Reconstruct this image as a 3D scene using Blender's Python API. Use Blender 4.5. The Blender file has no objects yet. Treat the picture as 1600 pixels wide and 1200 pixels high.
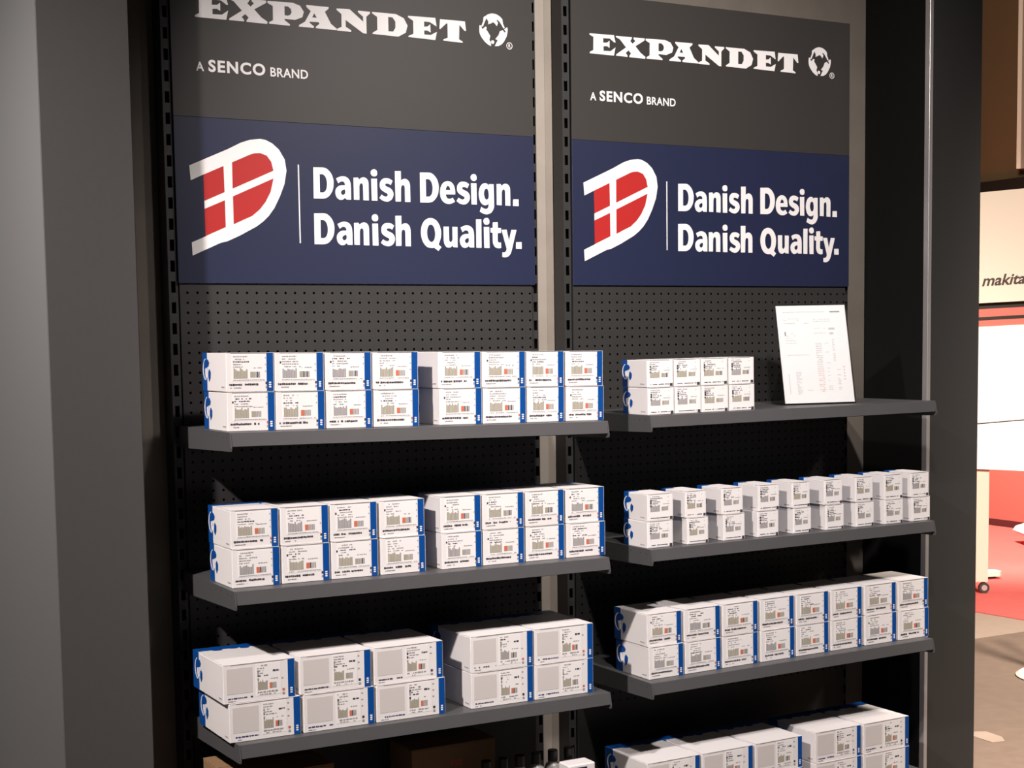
import bpy, math, random
from mathutils import Matrix, Vector

# ------------------------------------------------------------------ scene, camera, light
scene = bpy.context.scene
COL = scene.collection
ZO = 1.29                      # height of the drawing datum above the floor (metres)

def cam_matrix(loc, yaw, pitch, roll):
    cy, sy, cp, sp = math.cos(yaw), math.sin(yaw), math.cos(pitch), math.sin(pitch)
    fwd = Vector((sy * cp, cy * cp, sp))
    right = Vector((cy, -sy, 0))
    up = right.cross(fwd)
    c, s = math.cos(roll), math.sin(roll)
    r2 = c * right + s * up
    u2 = -s * right + c * up
    m = Matrix((r2, u2, -fwd)).transposed().to_4x4()
    m.translation = loc
    return m

cd = bpy.data.cameras.new('camera')
cam = bpy.data.objects.new('camera', cd)
COL.objects.link(cam)
cam.matrix_world = cam_matrix(Vector((-1.0883, -3.5873, 0.3084 + ZO)), math.radians(28.748), math.radians(-4.8856), math.radians(-0.8588))
cd.sensor_fit = 'HORIZONTAL'
cd.sensor_width = 36.0
cd.lens = 36.0 * 2362.6 / 1600
cd.shift_x = 0.01539
cd.shift_y = 0.0844
cd.clip_start = 0.05
cd.clip_end = 60
scene.camera = cam

world = bpy.data.worlds.new('hall')
scene.world = world
world.use_nodes = True
world.node_tree.nodes['Background'].inputs[0].default_value = (1.0, 0.93, 0.88, 1)
world.node_tree.nodes['Background'].inputs[1].default_value = 0.030

vs = scene.view_settings
vs.view_transform = 'Standard'
vs.look = 'None'
vs.exposure = 0.0
vs.gamma = 1.0
vs.use_curve_mapping = False

def spot(name, loc, target, power, angle, blend, radius, color):
    l = bpy.data.lights.new(name, 'SPOT')
    l.energy = power
    l.spot_size = math.radians(angle)
    l.spot_blend = blend
    l.shadow_soft_size = radius
    l.color = color
    o = bpy.data.objects.new(name, l)
    COL.objects.link(o)
    o.location = Vector(loc)
    o.rotation_euler = (Vector(target) - Vector(loc)).to_track_quat('-Z', 'Y').to_euler()
    return o

WARM = (1.0, 0.91, 0.872)
spot('stand_spot_light', (-2.15, -1.98, 2.10 + ZO), (0.50, -0.1, -0.72 + ZO), 770, 58, 1.0, 0.06, WARM)
spot('stand_spot_light', (0.46, -2.10, 1.90 + ZO), (1.40, -0.1, 0.05 + ZO), 165, 78, 1.0, 0.06, WARM)
spot('stand_spot_light', (1.03, -2.10, 1.95 + ZO), (1.45, -0.1, 0.30 + ZO), 215, 78, 1.0, 0.06, WARM)
spot('side_spot_light', (-2.7, 1.3, 2.3), (-0.35, 0.1, 1.3), 390, 70, 0.8, 0.10, (1.0, 0.95, 0.92))
spot('booth_spot_light', (3.6, -0.6, 3.6), (6.3, 2.8, 0.6), 850, 70, 0.9, 0.12, (1.0, 0.85, 0.70))
spot('booth_spot_light', (6.8, 4.0, 3.6), (8.2, 5.0, 0.1), 1700, 90, 0.6, 0.30, (1.0, 0.86, 0.74))
spot('booth_spot_light', (6.2, 3.2, 3.0), (9.0, 6.0, 4.0), 260, 90, 0.8, 0.12, (1.0, 0.86, 0.68))
spot('booth_spot_light', (3.9, -1.4, 3.4), (4.3, 1.0, 0.0), 1900, 90, 0.8, 0.30, (1.0, 0.86, 0.74))

# ------------------------------------------------------------------ sign artwork outlines (metres on the board)
LETTERS= {'E': [[(0.0653, 1.144), (0.1447, 1.1454), (0.1498, 1.1257), (0.1458, 1.1254), (0.1315, 1.135), (0.1093, 1.1347), (0.1091, 1.1224), (0.1222, 1.1235), (0.1301, 1.1295), (0.1299, 1.1096), (0.1221, 1.1138), (0.1103, 1.1128), (0.1102, 1.1003), (0.1338, 1.1013), (0.1496, 1.1127), (0.1442, 1.09), (0.0654, 1.0904), (0.066, 1.0948), (0.0769, 1.0999), (0.0773, 1.1356), (0.0652, 1.1403)]], 'X': [[(0.1513, 1.1442), (0.2042, 1.1446), (0.2042, 1.1409), (0.1988, 1.134), (0.2067, 1.127), (0.2156, 1.1353), (0.2095, 1.1407), (0.2104, 1.1447), (0.2471, 1.1451), (0.247, 1.1394), (0.216, 1.1212), (0.2333, 1.104), (0.2494, 1.0943), (0.248, 1.0891), (0.1958, 1.0896), (0.1958, 1.0935), (0.2012, 1.1004), (0.1925, 1.1078), (0.1834, 1.1001), (0.1891, 1.0941), (0.1891, 1.0901), (0.1515, 1.0901), (0.1521, 1.0941), (0.1846, 1.1155), (0.1644, 1.1355), (0.1512, 1.141)]], 'P': [[(0.2506, 1.1447), (0.3162, 1.1463), (0.3354, 1.1406), (0.3449, 1.1269), (0.3407, 1.1133), (0.3214, 1.1052), (0.2941, 1.1054), (0.2941, 1.1021), (0.3077, 1.0932), (0.3071, 1.0898), (0.2534, 1.0902), (0.2534, 1.0939), (0.2637, 1.0997), (0.264, 1.1337), (0.2505, 1.1397)], [(0.2943, 1.1357), (0.3039, 1.1358), (0.3107, 1.1309), (0.3128, 1.1233), (0.3092, 1.1164), (0.3024, 1.1137), (0.2942, 1.1142)]], 'A': [[(0.3519, 1.1441), (0.4115, 1.1444), (0.4115, 1.1406), (0.4011, 1.1318), (0.4169, 1.1036), (0.4323, 1.0931), (0.4309, 1.0894), (0.3759, 1.0898), (0.3765, 1.0939), (0.3862, 1.1013), (0.3835, 1.1049), (0.3599, 1.1042), (0.3599, 1.1011), (0.3709, 1.0939), (0.3704, 1.0897), (0.3309, 1.09), (0.3318, 1.0939), (0.3475, 1.1032), (0.3634, 1.1302), (0.3519, 1.1397)], [(0.3725, 1.1258), (0.3794, 1.1152), (0.3669, 1.1154)]], 'N': [[(0.4328, 1.1431), (0.4684, 1.1442), (0.5049, 1.1166), (0.5049, 1.129), (0.4909, 1.1391), (0.4909, 1.1428), (0.5241, 1.1429), (0.5241, 1.1387), (0.5137, 1.1297), (0.5136, 1.0875), (0.5042, 1.0881), (0.4568, 1.1167), (0.4568, 1.0999), (0.4713, 1.0926), (0.4713, 1.0886), (0.4326, 1.089), (0.4326, 1.0927), (0.4456, 1.0991), (0.4457, 1.1306), (0.4328, 1.1394)]], 'D': [[(0.5301, 1.1434), (0.5962, 1.1436), (0.6186, 1.1353), (0.6289, 1.1173), (0.6234, 1.0993), (0.6025, 1.0877), (0.53, 1.0887), (0.5309, 1.092), (0.5436, 1.0997), (0.5437, 1.132), (0.5301, 1.1397)], [(0.5745, 1.1344), (0.5866, 1.1346), (0.5945, 1.1247), (0.5945, 1.1097), (0.5881, 1.0992), (0.5744, 1.0987)]], 'E2': [[(0.6308, 1.1425), (0.7089, 1.144), (0.7122, 1.1222), (0.6932, 1.1317), (0.6762, 1.1322), (0.6762, 1.1188), (0.6866, 1.1203), (0.6938, 1.1267), (0.6948, 1.1058), (0.685, 1.1101), (0.6762, 1.1095), (0.6762, 1.0993), (0.6948, 1.0994), (0.7128, 1.1089), (0.7079, 1.0877), (0.6308, 1.0893), (0.6315, 1.0923), (0.645, 1.0983), (0.645, 1.1311), (0.6308, 1.1388)]], 'T': [[(0.7227, 1.1421), (0.7956, 1.1426), (0.7983, 1.1185), (0.794, 1.1181), (0.7789, 1.1324), (0.7773, 1.0952), (0.7884, 1.0896), (0.7874, 1.087), (0.731, 1.0881), (0.7319, 1.0914), (0.7442, 1.0966), (0.7441, 1.1323), (0.7408, 1.1328), (0.7227, 1.1167), (0.7201, 1.1185)]]}
GLOBE= [[(0.8392, 1.1373), (0.8442, 1.1358), (0.8457, 1.1292), (0.8485, 1.1275), (0.8564, 1.1349), (0.8608, 1.1324), (0.8585, 1.1274), (0.8651, 1.1193), (0.8705, 1.1111), (0.8676, 1.1012), (0.8725, 1.0939), (0.8723, 1.0852), (0.8634, 1.0883), (0.8535, 1.0953), (0.8431, 1.1069), (0.8393, 1.1143), (0.8378, 1.1218), (0.8379, 1.1295)], [(0.9223, 1.1381), (0.916, 1.1347), (0.9126, 1.132), (0.9176, 1.1266), (0.9147, 1.1234), (0.908, 1.1296), (0.9, 1.1261), (0.8953, 1.1151), (0.8856, 1.1046), (0.8929, 1.1023), (0.8894, 1.0962), (0.8836, 1.0861), (0.8949, 1.087), (0.904, 1.0916), (0.912, 1.1), (0.9202, 1.1142), (0.9232, 1.1251), (0.9237, 1.1329)], [(0.8512, 1.1585), (0.8637, 1.1663), (0.8715, 1.1692), (0.8783, 1.1703), (0.8861, 1.1698), (0.894, 1.1676), (0.9018, 1.1634), (0.9079, 1.1577), (0.9094, 1.1472), (0.9149, 1.136), (0.9109, 1.1338), (0.9048, 1.1429), (0.8993, 1.1502), (0.8926, 1.1549), (0.8903, 1.1533), (0.8947, 1.1469), (0.8907, 1.1383), (0.8835, 1.1459), (0.879, 1.1475), (0.8733, 1.1441), (0.8643, 1.1409), (0.8656, 1.1473), (0.8601, 1.1564), (0.8555, 1.1483), (0.8486, 1.1333), (0.8441, 1.1349), (0.8499, 1.1478)]]
EMBLEM= [[(0.0408, 0.739), (0.1378, 0.7819), (0.1723, 0.7994), (0.1954, 0.8072), (0.2213, 0.8107), (0.2357, 0.809), (0.2528, 0.8014), (0.2699, 0.7873), (0.2844, 0.7635), (0.2884, 0.7363), (0.2821, 0.7033), (0.2695, 0.6728), (0.2541, 0.6437), (0.239, 0.6241), (0.224, 0.6101), (0.2063, 0.5974), (0.1625, 0.5743), (0.1308, 0.5601), (0.1137, 0.556), (0.0423, 0.5243), (0.0411, 0.5558), (0.0763, 0.5709), (0.0747, 0.7184), (0.0432, 0.7039)]]
REDS= [[(0.0747, 0.7184), (0.1258, 0.741), (0.1266, 0.6784), (0.0749, 0.6558)], [(0.0751, 0.6366), (0.1268, 0.6588), (0.1271, 0.5943), (0.0755, 0.5717)], [(0.1481, 0.7508), (0.1943, 0.7714), (0.2059, 0.7751), (0.2203, 0.7763), (0.2375, 0.7709), (0.2486, 0.7565), (0.2538, 0.735), (0.1476, 0.6877)], [(0.1478, 0.6689), (0.2533, 0.7159), (0.245, 0.6829), (0.2312, 0.658), (0.2162, 0.6399), (0.1955, 0.623), (0.1723, 0.6129), (0.1477, 0.6015)]]
GLYPHS = {'D': [[(0.0006, 0.077), (0.0246, 0.0778), (0.0301, 0.0775), (0.0346, 0.0762), (0.04, 0.0729), (0.0445, 0.0687), (0.0484, 0.0638), (0.0513, 0.0584), (0.0533, 0.0524), (0.0545, 0.0464), (0.0546, 0.04), (0.0542, 0.0335), (0.053, 0.0269), (0.0508, 0.0204), (0.0476, 0.0147), (0.0439, 0.0099), (0.0396, 0.0056), (0.0347, 0.0027), (0.0296, 0.001), (0.0235, 0.0002), (0.0, 0.0)], [(0.0173, 0.0607), (0.0242, 0.061), (0.0281, 0.0598), (0.0311, 0.0571), (0.0334, 0.054), (0.0349, 0.0503), (0.0363, 0.0448), (0.0368, 0.0393), (0.0366, 0.0337), (0.0358, 0.0282), (0.0344, 0.0235), (0.0321, 0.0197), (0.0293, 0.0173), (0.026, 0.0158), (0.0171, 0.0158)]], 'a': [[(0.0029, 0.0518), (0.007, 0.0544), (0.0116, 0.0563), (0.0162, 0.0577), (0.0208, 0.0583), (0.0259, 0.058), (0.031, 0.0566), (0.0355, 0.054), (0.039, 0.0499), (0.0411, 0.0455), (0.0423, 0.0407), (0.043, 0.0295), (0.0428, 0.0004), (0.03, 0.0004), (0.0261, 0.0043), (0.0214, 0.0004), (0.0152, -0.0012), (0.0107, -0.0004), (0.0072, 0.0013), (0.0037, 0.0049), (0.0013, 0.0095), (0.0002, 0.0141), (0.0, 0.0187), (0.0008, 0.0234), (0.0028, 0.0272), (0.0054, 0.0303), (0.009, 0.033), (0.0131, 0.0348), (0.0172, 0.0359), (0.0269, 0.0359), (0.0268, 0.0397), (0.0255, 0.0424), (0.023, 0.0446), (0.0195, 0.0454), (0.0164, 0.045), (0.0138, 0.0438), (0.0084, 0.0402)], [(0.0266, 0.0252), (0.0235, 0.0249), (0.021, 0.0241), (0.0179, 0.0225), (0.0158, 0.0202), (0.015, 0.0179), (0.0154, 0.0156), (0.0166, 0.0133), (0.0186, 0.0119), (0.0206, 0.0115), (0.0227, 0.0119), (0.0248, 0.0131), (0.0263, 0.015), (0.0272, 0.0173), (0.0275, 0.0197)]], 'n': [[(0.0004, 0.0561), (0.0123, 0.0569), (0.0156, 0.0519), (0.018, 0.0541), (0.0208, 0.056), (0.0243, 0.0575), (0.0277, 0.0582), (0.032, 0.0574), (0.0357, 0.0556), (0.0387, 0.0525), (0.0407, 0.0488), (0.0414, 0.0444), (0.0417, 0.04), (0.0416, 0.0), (0.0262, 0.0002), (0.0262, 0.0355), (0.0259, 0.0382), (0.0251, 0.0404), (0.0235, 0.0421), (0.0212, 0.0428), (0.0189, 0.0418), (0.0171, 0.0397), (0.0162, 0.037), (0.0157, 0.0342), (0.0151, 0.0007), (0.0, 0.001)]], 'i': [[(0.0012, 0.0554), (0.0173, 0.056), (0.0176, 0.0), (0.0016, 0.0)], [(0.0096, 0.0797), (0.0132, 0.0792), (0.0158, 0.0776), (0.0176, 0.0746), (0.0182, 0.0711), (0.0181, 0.0678), (0.0173, 0.0648), (0.0144, 0.0624), (0.0102, 0.0614), (0.0066, 0.0617), (0.0035, 0.063), (0.0012, 0.066), (0.0, 0.0699), (0.0006, 0.0737), (0.0024, 0.0767), (0.0056, 0.0788)]], 's': [[(0.0383, 0.0521), (0.0328, 0.0415), (0.0291, 0.0434), (0.0255, 0.0445), (0.0227, 0.0449), (0.0202, 0.0445), (0.0179, 0.0435), (0.017, 0.0419), (0.0175, 0.04), (0.019, 0.0382), (0.0232, 0.0364), (0.0274, 0.0351), (0.0317, 0.0329), (0.0357, 0.0298), (0.0382, 0.0261), (0.0397, 0.0223), (0.0401, 0.0181), (0.0395, 0.0138), (0.0373, 0.0085), (0.034, 0.0042), (0.0297, 0.0012), (0.0244, -0.0009), (0.0202, -0.0012), (0.016, -0.0007), (0.0119, 0.0003), (0.0077, 0.0019), (0.0, 0.0073), (0.0065, 0.0165), (0.0096, 0.0142), (0.0132, 0.0125), (0.0163, 0.0116), (0.0189, 0.0117), (0.0221, 0.0128), (0.0237, 0.0147), (0.0243, 0.0166), (0.0233, 0.0185), (0.0212, 0.02), (0.0186, 0.0211), (0.0135, 0.0235), (0.0093, 0.026), (0.0057, 0.0287), (0.0037, 0.0315), (0.0022, 0.035), (0.0018, 0.0389), (0.002, 0.0432), (0.003, 0.0475), (0.0055, 0.0517), (0.009, 0.0552), (0.013, 0.0574), (0.0174, 0.0584), (0.0216, 0.0585), (0.0258, 0.0582), (0.0295, 0.0572), (0.0331, 0.0557)]], 'h': [[(0.0, 0.0773), (0.0169, 0.078), (0.0169, 0.0533), (0.0185, 0.0553), (0.0207, 0.0568), (0.0237, 0.0581), (0.0271, 0.0589), (0.0311, 0.0586), (0.0345, 0.0573), (0.0382, 0.0541), (0.0407, 0.0504), (0.042, 0.0463), (0.0427, 0.0419), (0.0428, 0.0), (0.0274, 0.0), (0.0276, 0.0357), (0.0272, 0.0385), (0.0262, 0.0408), (0.0243, 0.0422), (0.022, 0.0426), (0.0198, 0.0418), (0.0182, 0.0401), (0.0171, 0.0374), (0.0165, 0.0343), (0.0157, 0.0006), (0.0004, 0.0001)]], 'e': [[(0.0445, 0.0241), (0.0447, 0.0299), (0.0442, 0.0352), (0.0434, 0.0405), (0.0417, 0.0457), (0.039, 0.0505), (0.0352, 0.0542), (0.0298, 0.0572), (0.0232, 0.0581), (0.0175, 0.0572), (0.0122, 0.0548), (0.008, 0.0513), (0.0044, 0.0463), (0.0018, 0.0403), (0.0004, 0.0337), (0.0, 0.0269), (0.0006, 0.0202), (0.0021, 0.014), (0.0048, 0.0088), (0.0085, 0.0046), (0.0134, 0.0013), (0.019, -0.0007), (0.0254, -0.0012), (0.0305, -0.0007), (0.0353, 0.001), (0.0397, 0.0031), (0.0436, 0.0056), (0.0367, 0.0156), (0.0333, 0.0135), (0.03, 0.0125), (0.0273, 0.012), (0.0245, 0.0123), (0.0218, 0.0134), (0.0196, 0.015), (0.0181, 0.0177), (0.017, 0.0208), (0.0165, 0.0236)], [(0.0168, 0.0347), (0.0171, 0.0376), (0.018, 0.0401), (0.0194, 0.0428), (0.0213, 0.045), (0.0233, 0.0459), (0.0252, 0.0451), (0.0273, 0.0436), (0.0289, 0.0414), (0.03, 0.0384), (0.0305, 0.0349)]], 'g': [[(0.0314, 0.0549), (0.0455, 0.0551), (0.0462, -0.0013), (0.0456, -0.0053), (0.0444, -0.0092), (0.0424, -0.0134), (0.0397, -0.0172), (0.036, -0.0206), (0.0317, -0.0229), (0.0272, -0.0244), (0.0226, -0.0251), (0.0176, -0.0244), (0.0125, -0.0229), (0.0075, -0.0208), (0.0025, -0.0183), (0.0072, -0.0054), (0.0106, -0.0076), (0.0139, -0.0091), (0.0173, -0.0103), (0.0206, -0.0109), (0.0238, -0.0103), (0.0263, -0.0088), (0.0283, -0.0066), (0.0292, -0.0038), (0.0299, 0.0046), (0.0279, 0.0023), (0.0253, 0.0005), (0.0225, -0.0007), (0.0197, -0.0011), (0.0157, -0.0008), (0.0118, 0.0006), (0.0083, 0.0034), (0.0052, 0.0072), (0.0026, 0.0128), (0.0009, 0.0188), (0.0001, 0.0242), (0.0, 0.0295), (0.0008, 0.0359), (0.0025, 0.0423), (0.005, 0.0475), (0.0082, 0.0518), (0.0114, 0.0545), (0.0151, 0.0564), (0.0179, 0.0571), (0.0207, 0.0571), (0.0235, 0.0566), (0.0263, 0.0554), (0.0302, 0.0511)], [(0.0233, 0.043), (0.0212, 0.0424), (0.0193, 0.0409), (0.0176, 0.0383), (0.0164, 0.035), (0.0157, 0.031), (0.0157, 0.0271), (0.0164, 0.0232), (0.0178, 0.0194), (0.0194, 0.0162), (0.0211, 0.0144), (0.0233, 0.0137), (0.0256, 0.0142), (0.0279, 0.016), (0.0296, 0.0188), (0.0305, 0.0237), (0.0305, 0.0286), (0.0301, 0.0327), (0.0294, 0.0364), (0.0283, 0.0395), (0.0266, 0.0417), (0.0251, 0.0427)]], '.': [[(0.0009, 0.0173), (0.0176, 0.0179), (0.0179, 0.0), (0.0, 0.0)]], 'Q': [[(0.0284, 0.0744), (0.0336, 0.0741), (0.0381, 0.0728), (0.0433, 0.07), (0.0478, 0.0663), (0.0518, 0.061), (0.0552, 0.0549), (0.0574, 0.0481), (0.0587, 0.0414), (0.0588, 0.0337), (0.0579, 0.0259), (0.0564, 0.0196), (0.0543, 0.0142), (0.0507, 0.0064), (0.059, -0.0007), (0.05, -0.0105), (0.0382, -0.0025), (0.0333, -0.0032), (0.0278, -0.0031), (0.0227, -0.0024), (0.0181, -0.0009), (0.013, 0.0027), (0.0086, 0.0076), (0.0049, 0.0135), (0.0024, 0.02), (0.0006, 0.0277), (0.0, 0.0353), (0.0003, 0.0421), (0.0014, 0.0488), (0.0034, 0.0554), (0.0065, 0.0614), (0.0109, 0.067), (0.0164, 0.0712), (0.0222, 0.0736)], [(0.0291, 0.0576), (0.0263, 0.0571), (0.0236, 0.0556), (0.0212, 0.0521), (0.0191, 0.0473), (0.018, 0.0423), (0.0176, 0.0367), (0.018, 0.0301), (0.0192, 0.0242), (0.0212, 0.0192), (0.0239, 0.0156), (0.0268, 0.0132), (0.0298, 0.0123), (0.0329, 0.0129), (0.0358, 0.0149), (0.0381, 0.0178), (0.0398, 0.0217), (0.0412, 0.027), (0.0416, 0.0324), (0.0413, 0.0389), (0.0402, 0.0449), (0.0385, 0.0498), (0.0361, 0.0539), (0.0329, 0.0567)]], 'u': [[(0.0, 0.0533), (0.0159, 0.0538), (0.016, 0.0207), (0.0164, 0.0178), (0.0173, 0.0154), (0.0188, 0.014), (0.0206, 0.0135), (0.0225, 0.014), (0.024, 0.0155), (0.0254, 0.0179), (0.0263, 0.0209), (0.0263, 0.0534), (0.0412, 0.0532), (0.0408, -0.0003), (0.0286, 0.0003), (0.0254, 0.0043), (0.0234, 0.0021), (0.0209, 0.0004), (0.0178, -0.0009), (0.0148, -0.0012), (0.011, -0.0008), (0.0077, 0.0006), (0.0047, 0.0038), (0.0024, 0.0078), (0.001, 0.012), (0.0004, 0.0165)]], 'l': [[(0.0002, 0.0752), (0.016, 0.0756), (0.0154, 0.0), (0.0, 0.0002)]], 't': [[(0.0073, 0.0683), (0.022, 0.0691), (0.0224, 0.0539), (0.032, 0.0539), (0.0318, 0.0407), (0.0216, 0.0402), (0.0212, 0.0203), (0.0219, 0.0176), (0.0234, 0.0159), (0.0263, 0.0151), (0.0314, 0.0153), (0.0317, 0.0007), (0.0266, 0.0), (0.0214, 0.0), (0.0171, 0.001), (0.0135, 0.0029), (0.0107, 0.0057), (0.0085, 0.0092), (0.007, 0.0134), (0.0064, 0.018), (0.0062, 0.0407), (0.0, 0.0411), (0.0002, 0.0536), (0.0068, 0.0537)]], 'y': [[(0.0, 0.0495), (0.0154, 0.0501), (0.0224, 0.02), (0.0304, 0.0499), (0.0459, 0.0501), (0.0294, -0.0076), (0.0273, -0.0126), (0.0241, -0.0172), (0.0208, -0.0202), (0.0171, -0.0222), (0.0125, -0.0235), (0.0079, -0.0238), (0.0045, -0.0235), (0.0011, -0.0224), (0.0019, -0.0105), (0.0053, -0.011), (0.0087, -0.0104), (0.0116, -0.0086), (0.014, -0.0059), (0.0152, -0.0009)]]}
LINES = [(0.6705, [('D', 0.3591), ('a', 0.4179), ('n', 0.4683), ('i', 0.5163), ('s', 0.5393), ('h', 0.5845), ('D', 0.6555), ('e', 0.7137), ('s', 0.7619), ('i', 0.8047), ('g', 0.8285), ('n', 0.8827), ('.', 0.9323)]), (0.5568, [('D', 0.3584), ('a', 0.419), ('n', 0.4669), ('i', 0.5166), ('s', 0.541), ('h', 0.5834), ('Q', 0.6559), ('u', 0.7219), ('a', 0.7697), ('l', 0.8191), ('i', 0.8412), ('t', 0.8626), ('y', 0.8963), ('.', 0.9399)])]

# ------------------------------------------------------------------ helpers
def lin(c):
    return tuple(((v / 255) / 12.92 if v / 255 <= 0.04045 else (((v / 255) + 0.055) / 1.055) ** 2.4) for v in c)

def mat(name, rgb, rough=0.6, metal=0.0, noise=0.0, nscale=40.0, bump=0.0, bscale=200.0, spec=0.5):
    m = bpy.data.materials.new(name)
    m.use_nodes = True
    nt = m.node_tree
    b = nt.nodes['Principled BSDF']
    b.inputs['Base Color'].default_value = (*rgb, 1)
    b.inputs['Roughness'].default_value = rough
    b.inputs['Metallic'].default_value = metal
    b.inputs['Specular IOR Level'].default_value = spec
    tc = nt.nodes.new('ShaderNodeTexCoord')
    if noise:
        n = nt.nodes.new('ShaderNodeTexNoise')
        n.inputs['Scale'].default_value = nscale
        n.inputs['Detail'].default_value = 6
        nt.links.new(tc.outputs['Object'], n.inputs['Vector'])
        mx = nt.nodes.new('ShaderNodeMix')
        mx.data_type = 'RGBA'
        mx.inputs[6].default_value = (*[c * (1 - noise) for c in rgb], 1)
        mx.inputs[7].default_value = (*[min(1, c * (1 + noise)) for c in rgb], 1)
        nt.links.new(n.outputs['Fac'], mx.inputs[0])
        nt.links.new(mx.outputs[2], b.inputs['Base Color'])
    if bump:
        n2 = nt.nodes.new('ShaderNodeTexNoise')
        n2.inputs['Scale'].default_value = bscale
        n2.inputs['Detail'].default_value = 3
        nt.links.new(tc.outputs['Object'], n2.inputs['Vector'])
        bp = nt.nodes.new('ShaderNodeBump')
        bp.inputs['Strength'].default_value = bump
        bp.inputs['Distance'].default_value = 0.002
        nt.links.new(n2.outputs['Fac'], bp.inputs['Height'])
        nt.links.new(bp.outputs['Normal'], b.inputs['Normal'])
    return m

M = dict(
    steel=mat('charcoal_powder_coat', (0.028, 0.0272, 0.0265), 0.5, 0, 0.08, 30, 0.15, 900),
    shelf=mat('grey_powder_coat', (0.077, 0.0765, 0.0785), 0.45, 0, 0.06, 20, 0.12, 900),
    sign_grey=mat('sign_grey', (0.040, 0.037, 0.034), 0.45, 0, 0.03, 4),
    sign_blue=mat('sign_navy', (0.0155, 0.0205, 0.056), 0.42, 0, 0.03, 4),
    sign_white=mat('sign_white', (0.90, 0.875, 0.865), 0.5),
    sign_edge=mat('sign_edge', (0.35, 0.35, 0.34), 0.5),
    red=mat('sign_red', (0.45, 0.020, 0.018), 0.45),
    pillar=mat('grey_laminate', (0.058, 0.0555, 0.054), 0.55, 0, 0.05, 60, 0.05, 700),
    pillar_dark=mat('black_laminate', (0.026, 0.025, 0.024), 0.5, 0, 0.05, 60, 0.05, 700),
    side_black=mat('matt_black', (0.006, 0.006, 0.0055), 0.7, 0, 0, 40, 0, 200, 0.2),
    print_pink=mat('print_pink', (0.74, 0.52, 0.50), 0.6),
    concrete=mat('beige_concrete_board', (0.158, 0.137, 0.114), 0.75, 0, 0.22, 9, 0.2, 80),
    gap_wall_lit=mat('pale_wall_lit', (0.41, 0.365, 0.31), 0.7, 0, 0.12, 14, 0.1, 90),  # paler than the concrete: stronger light between the bays painted in
    gap_wall_dim=mat('beige_wall_dim', (0.325, 0.285, 0.237), 0.7, 0, 0.16, 14, 0.1, 90),  # same painted light, dimmer on the half beside the right post
    alu=mat('brushed_aluminium', (0.55, 0.52, 0.51), 0.35, 0.6, 0.05, 50),
    card_white=mat('white_carton', (0.80, 0.765, 0.755), 0.55, 0, 0.025, 25, 0.06, 120),
    card_label=mat('white_label', (0.86, 0.83, 0.82), 0.4),
    card_flap=mat('carton_window', (0.63, 0.59, 0.57), 0.5),
    blue=mat('carton_blue', (0.001, 0.064, 0.285), 0.4),
    ink=mat('ink_dark', (0.045, 0.04, 0.05), 0.6),
    ink_grey=mat('ink_grey', (0.33, 0.31, 0.31), 0.6),
    print_pale=mat('print_pale', (0.60, 0.585, 0.58), 0.6),
    ink_olive=mat('ink_olive', (0.36, 0.33, 0.26), 0.6),
    ink_red=mat('ink_red', (0.58, 0.16, 0.09), 0.6),
    ink_navy=mat('ink_navy', (0.03, 0.035, 0.13), 0.6),
    kraft=mat('brown_cardboard', (0.30, 0.175, 0.09), 0.8, 0, 0.12, 30, 0.1, 90),
    paper=mat('paper', (0.90, 0.89, 0.89), 0.6),
    black=mat('black_plastic', (0.02, 0.02, 0.02), 0.4),
    navy=mat('navy_plastic', (0.012, 0.014, 0.05), 0.4),
    grey_metal=mat('bottle_shoulder', (0.55, 0.54, 0.52), 0.35, 0.3),
    floor=mat('grey_brown_carpet', (0.175, 0.128, 0.098), 0.95, 0, 0.18, 14, 0.4, 500),
    floor_light=mat('pale_carpet', (0.34, 0.265, 0.215), 0.95, 0, 0.10, 14, 0.4, 500),
    carpet_red=mat('red_carpet', (0.62, 0.118, 0.105), 0.95, 0, 0.10, 10, 0.3, 500),
    red_panel=mat('red_panel', (0.68, 0.17, 0.135), 0.6),
    dark_red=mat('dark_red_skirting', (0.10, 0.02, 0.02), 0.6),
    brown=mat('brown_panel', (0.155, 0.098, 0.048), 0.6, 0, 0.06, 3),
    dark_brown=mat('dark_beam', (0.016, 0.011, 0.008), 0.6),
    taupe=mat('taupe_panel', (0.26, 0.215, 0.175), 0.5),
    leg_tint=mat('leg_shaded_peach', (0.70, 0.53, 0.44), 0.5),  # shade and red bounce put into the leg colour
    cream=mat('white_laminate', (0.86, 0.77, 0.67), 0.45),
    white_panel=mat('white_panel', (0.93, 0.91, 0.88), 0.45),
    makt=mat('brown_lettering', (0.055, 0.032, 0.022), 0.5),
    rubber=mat('rubber', (0.03, 0.025, 0.022), 0.7),
)
acr = bpy.data.materials.new('clear_acrylic')
acr.use_nodes = True
_nt = acr.node_tree
_nt.nodes.clear()
_o = _nt.nodes.new('ShaderNodeOutputMaterial')
_mx = _nt.nodes.new('ShaderNodeMixShader')
_tr = _nt.nodes.new('ShaderNodeBsdfTransparent')
_gl = _nt.nodes.new('ShaderNodeBsdfGlossy')
_lw = _nt.nodes.new('ShaderNodeFresnel')
_lw.inputs['IOR'].default_value = 1.45
_gl.inputs['Roughness'].default_value = 0.06
_tr.inputs['Color'].default_value = (0.97, 0.975, 0.975, 1)
_nt.links.new(_lw.outputs[0], _mx.inputs[0])
_nt.links.new(_tr.outputs[0], _mx.inputs[1])
_nt.links.new(_gl.outputs[0], _mx.inputs[2])
_nt.links.new(_mx.outputs[0], _o.inputs['Surface'])
M['acrylic'] = acr

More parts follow.
